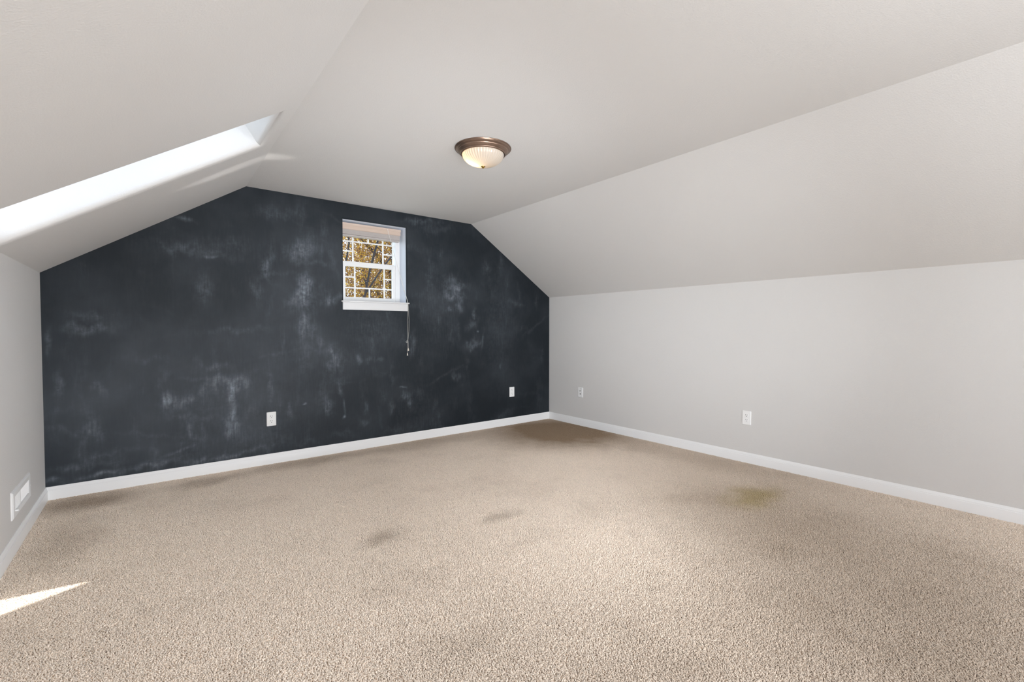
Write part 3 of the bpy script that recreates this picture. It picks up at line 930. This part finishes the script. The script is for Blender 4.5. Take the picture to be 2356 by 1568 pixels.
def pile_patch():
    pit = PATCH / TN
    n = TN * TN
    gxx, gyy = np.meshgrid(np.arange(TN), np.arange(TN), indexing='ij')
    bx = (gxx.ravel() + .5) * pit - PATCH / 2 + rng.uniform(-.35, .35, n) * pit
    by_ = (gyy.ravel() + .5) * pit - PATCH / 2 + rng.uniform(-.35, .35, n) * pit
    az = rng.uniform(0, 2 * PI, n)
    lean = rng.uniform(.40, 1.0, n)
    hgt = rng.uniform(.0085, .0120, n)
    rad = rng.uniform(.0019, .0027, n)
    seg = 5
    levels = [(0.0, 1.0, 0.0), (0.55, 1.08, 0.22), (0.88, .85, .62), (1.0, .38, .95)]     # height, radius, lean amount
    verts = np.zeros((n, len(levels) * seg + 1, 3))
    for li, (hf_, rf, lf) in enumerate(levels):
        cx_ = bx + np.cos(az) * lean * lf * .009
        cy_ = by_ + np.sin(az) * lean * lf * .009
        cz_ = hgt * hf_ * (1 - .35 * lean * lf) - .0095
        for k in range(seg):
            a = 2 * PI * k / seg + az + li * .5
            verts[:, li * seg + k, 0] = cx_ + np.cos(a) * rad * rf
            verts[:, li * seg + k, 1] = cy_ + np.sin(a) * rad * rf
            verts[:, li * seg + k, 2] = cz_
    verts[:, -1, 0] = bx + np.cos(az) * lean * .0098
    verts[:, -1, 1] = by_ + np.sin(az) * lean * .0098
    verts[:, -1, 2] = hgt * (1.02 - .38 * lean) - .0095
    f = []
    for li in range(len(levels) - 1):
        for k in range(seg):
            k2 = (k + 1) % seg
            A, B = li * seg, (li + 1) * seg
            f.append((A + k, A + k2, B + k2)); f.append((A + k, B + k2, B + k))
    L = (len(levels) - 1) * seg
    for k in range(seg): f.append((L + k, L + (k + 1) % seg, len(levels) * seg))
    f = np.array(f)
    nvt = verts.shape[1]
    F = (f[None] + (np.arange(n) * nvt)[:, None, None]).reshape(-1, 3)
    Vv = verts.reshape(-1, 3)
    m_ = bpy.data.meshes.new('carpet_pile')
    m_.vertices.add(len(Vv)); m_.vertices.foreach_set('co', Vv.astype(np.float32).ravel())
    m_.loops.add(F.size); m_.loops.foreach_set('vertex_index', F.astype(np.int32).ravel())
    m_.polygons.add(len(F)); m_.polygons.foreach_set('loop_start', np.arange(0, F.size, 3, dtype=np.int32))
    m_.update(calc_edges=True)
    m_.shade_smooth()
    m_.materials.append(M_PILE)
    return m_


pile = bpy.data.objects.new('carpet_pile', pile_patch())
COL.objects.link(pile)
tag(pile, 'worn beige cut pile carpet with brown stains covering the whole floor', 'carpet', kind='stuff')
ng = bpy.data.node_groups.new('carpet_layout', 'GeometryNodeTree')
ng.interface.new_socket('Geometry', in_out='INPUT', socket_type='NodeSocketGeometry')
ng.interface.new_socket('Geometry', in_out='OUTPUT', socket_type='NodeSocketGeometry')
gn, gl_ = ng.nodes, ng.links
gi, go = gn.new('NodeGroupInput'), gn.new('NodeGroupOutput')
gr = gn.new('GeometryNodeMeshGrid')
gr.inputs['Size X'].default_value = PATCH * (NPX - 1); gr.inputs['Size Y'].default_value = PATCH * (NPY - 1)
gr.inputs['Vertices X'].default_value = NPX; gr.inputs['Vertices Y'].default_value = NPY
ip = gn.new('GeometryNodeInstanceOnPoints')
rv_ = gn.new('FunctionNodeRandomValue'); rv_.data_type = 'INT'
for s in rv_.inputs:
    if s.name == 'Min' and s.type == 'INT': s.default_value = 0
    if s.name == 'Max' and s.type == 'INT': s.default_value = 3
    if s.name == 'Seed': s.default_value = 5
mu = gn.new('ShaderNodeMath'); mu.operation = 'MULTIPLY'; mu.inputs[1].default_value = PI / 2
cxyz = gn.new('ShaderNodeCombineXYZ')
out_int = [o for o in rv_.outputs if o.type == 'INT'][0]
gl_.new(out_int, mu.inputs[0]); gl_.new(mu.outputs[0], cxyz.inputs[2])
tr_ = gn.new('GeometryNodeTransform')
tr_.inputs['Translation'].default_value = ((XL + XR) / 2, YB - .0125 - PATCH * NPY / 2, 0)
gl_.new(gr.outputs[0], ip.inputs['Points']); gl_.new(gi.outputs[0], ip.inputs['Instance'])
gl_.new(cxyz.outputs[0], ip.inputs['Rotation'])
gl_.new(ip.outputs[0], tr_.inputs[0]); gl_.new(tr_.outputs[0], go.inputs[0])
md = pile.modifiers.new('layout', 'NODES'); md.node_group = ng

# ------------------------------------------------------------------ outdoors: lawn, autumn trees, added sun blocker
tag(box('lawn', (-12, 4.6, -3.3), (26, 44, -3.2), M_LAWN), 'brown lawn far below the window', 'lawn', kind='structure')


def quat_basis(n):
    v = rng.normal(size=(n, 4)); v /= np.linalg.norm(v, axis=1)[:, None]
    w, x, y, z = v.T
    return np.stack([np.stack([1 - 2 * (y * y + z * z), 2 * (x * y - z * w), 2 * (x * z + y * w)], 1),
                     np.stack([2 * (x * y + z * w), 1 - 2 * (x * x + z * z), 2 * (y * z - x * w)], 1)], 1)


LEAF = np.array([(-.5, 0), (.05, .34), (.55, 0), (.05, -.34)])


def tree(loc, h, rad, nl, leafsize, m_leaf, label, seed, lean):
    global rng
    rng = np.random.default_rng(seed)
    t = empty('autumn_tree', loc, label, 'tree', 'autumn trees outside the window')
    zt_ = h * .8
    tp = [Vector((lean * (z / h) ** 1.5 * h * .3 + .10 * math.sin(z * 1.3 + seed), .10 * math.sin(z * .9), z)) for z in np.linspace(0, zt_, 9)]
    tube('trunk', tp, [.17 * (1 - .75 * i / 8) for i in range(9)], M_BARK, t, 8)
    tips = []
    nb = 16
    for i in range(nb):
        f = .30 + .66 * i / nb
        p = tp[0].lerp(tp[-1], f); k = f * 8; p = tp[int(k)].lerp(tp[min(8, int(k) + 1)], k - int(k))
        az = i * 2.4 + seed; el = rng.uniform(.35, 1.0)
        L = rad * rng.uniform(.75, 1.1) * (1.1 - .5 * abs(f - .55))
        d = Vector((math.cos(az) * math.cos(el), math.sin(az) * math.cos(el), math.sin(el)))
        pts = [p + d * (L * s) + Vector((.08 * math.sin(s * 5 + i), .08 * math.cos(s * 4 + i), .14 * s * s * L)) for s in (0, .25, .5, .75, 1)]
        br = tube('branch', pts, [.055, .043, .032, .021, .010], M_BARK, t, 6)
        for j in range(5):
            q0 = pts[1].lerp(pts[4], j / 4.5)
            d2 = Vector(rng.normal(size=3)); d2.z = abs(d2.z) * .6; d2.normalize()
            q1 = q0 + (d2 + d * .6).normalized() * L * .42
            tube('twig', [q0, q0.lerp(q1, .5) + Vector((0, 0, .04)), q1], [.016, .010, .004], M_BARK, br, 4)
            tips += [q0.lerp(q1, .45), q0.lerp(q1, .8), q1]
        tips += [pts[3], pts[4]]
    tips = np.array([tuple(p) for p in tips])
    c = tips[rng.integers(0, len(tips), nl)] + rng.normal(size=(nl, 3)) * rad * .15
    B = quat_basis(nl)
    sz = leafsize * rng.uniform(.6, 1.25, nl)
    V_ = c[:, None, :] + sz[:, None, None] * (LEAF[None, :, 0:1] * B[:, 0][:, None, :] + LEAF[None, :, 1:2] * B[:, 1][:, None, :])
    Vv = V_.reshape(-1, 3)
    F = np.arange(nl * 4, dtype=np.int32)
    m_ = bpy.data.meshes.new('foliage')
    m_.vertices.add(len(Vv)); m_.vertices.foreach_set('co', Vv.astype(np.float32).ravel())
    m_.loops.add(len(F)); m_.loops.foreach_set('vertex_index', F)
    m_.polygons.add(nl); m_.polygons.foreach_set('loop_start', np.arange(0, nl * 4, 4, dtype=np.int32))
    m_.update(calc_edges=True)
    m_.materials.append(m_leaf)
    o = bpy.data.objects.new('foliage', m_); COL.objects.link(o); o.parent = t
    o['kind'] = 'stuff'
    return t


gold = tree((4.6, 11.2, -3.2), 8.5, 2.6, 95000, .040, M_LEAF, 'tall golden autumn tree with a dark leaning trunk, nearest the window', 3, .25)
tree((7.9, 21.0, -3.2), 10.5, 3.4, 45000, .070, M_LEAF2, 'russet autumn tree far behind the golden one', 8, -.05)

for pts_, r0 in (([(880, 520), (871, 548), (862, 580), (853, 612), (845, 650), (836, 700)], .022), ([(905, 585), (884, 610), (866, 637), (848, 664), (826, 700)], .018),
                 ([(798, 500), (803, 560), (795, 610), (790, 650)], .017), ([(868, 720), (857, 690), (846, 668), (838, 640)], .012)):
    tube('branch', [cord_pt(px, py, 9.3) - gold.location for px, py in pts_], r0, M_BARK, gold, 6)

tree((1.2, 18.2, -3.2), 10.0, 2.3, 34000, .062, M_LEAF, 'golden autumn tree standing behind and left of the tall leaning one', 21, .04)
tree((4.6, 31.0, -3.2), 14.5, 4.2, 45000, .105, M_LEAF2, 'tallest russet autumn tree, farthest from the window', 30, .03)

# unseen sun blocker added above the roof; its slab trims skylight sun to a sliver
HB = 4.3
sun_at = lambda x, y, z: Vector((x - SUN_K * z, y - SUN_M * z, z))   # floor point followed back up along the sun
apex, tail = sun_at(-0.195, 2.735, HB), sun_at(-0.53, 2.590, HB)
ex = (apex - tail).normalized(); ey = Vector((ex.y, -ex.x, 0))
ch = empty('sun_blocker', (1.05, 2.70, 2.30), 'unseen sun blocker with a wide slab, added on the roof above the skylight', 'chimney', kind='structure')
def local(p): return p - Vector((1.05, 2.70, 2.30))
cv = []
for dz in (0, .09):
    for a, b in ((-1.0, 0), (1.0, 0), (1.0, 1.25), (-1.0, 1.25)):
        cv.append(local(apex + ex * a + ey * b) + Vector((0, 0, dz)))
mesh_obj('blocker_slab', cv, [(0, 1, 2, 3), (7, 6, 5, 4), (0, 4, 5, 1), (1, 5, 6, 2), (2, 6, 7, 3), (3, 7, 4, 0)], M_CONCRETE, ch)
box('blocker_post', (-.2, -.2, 0), (.2, .2, HB - 2.30), M_BRICK, ch)
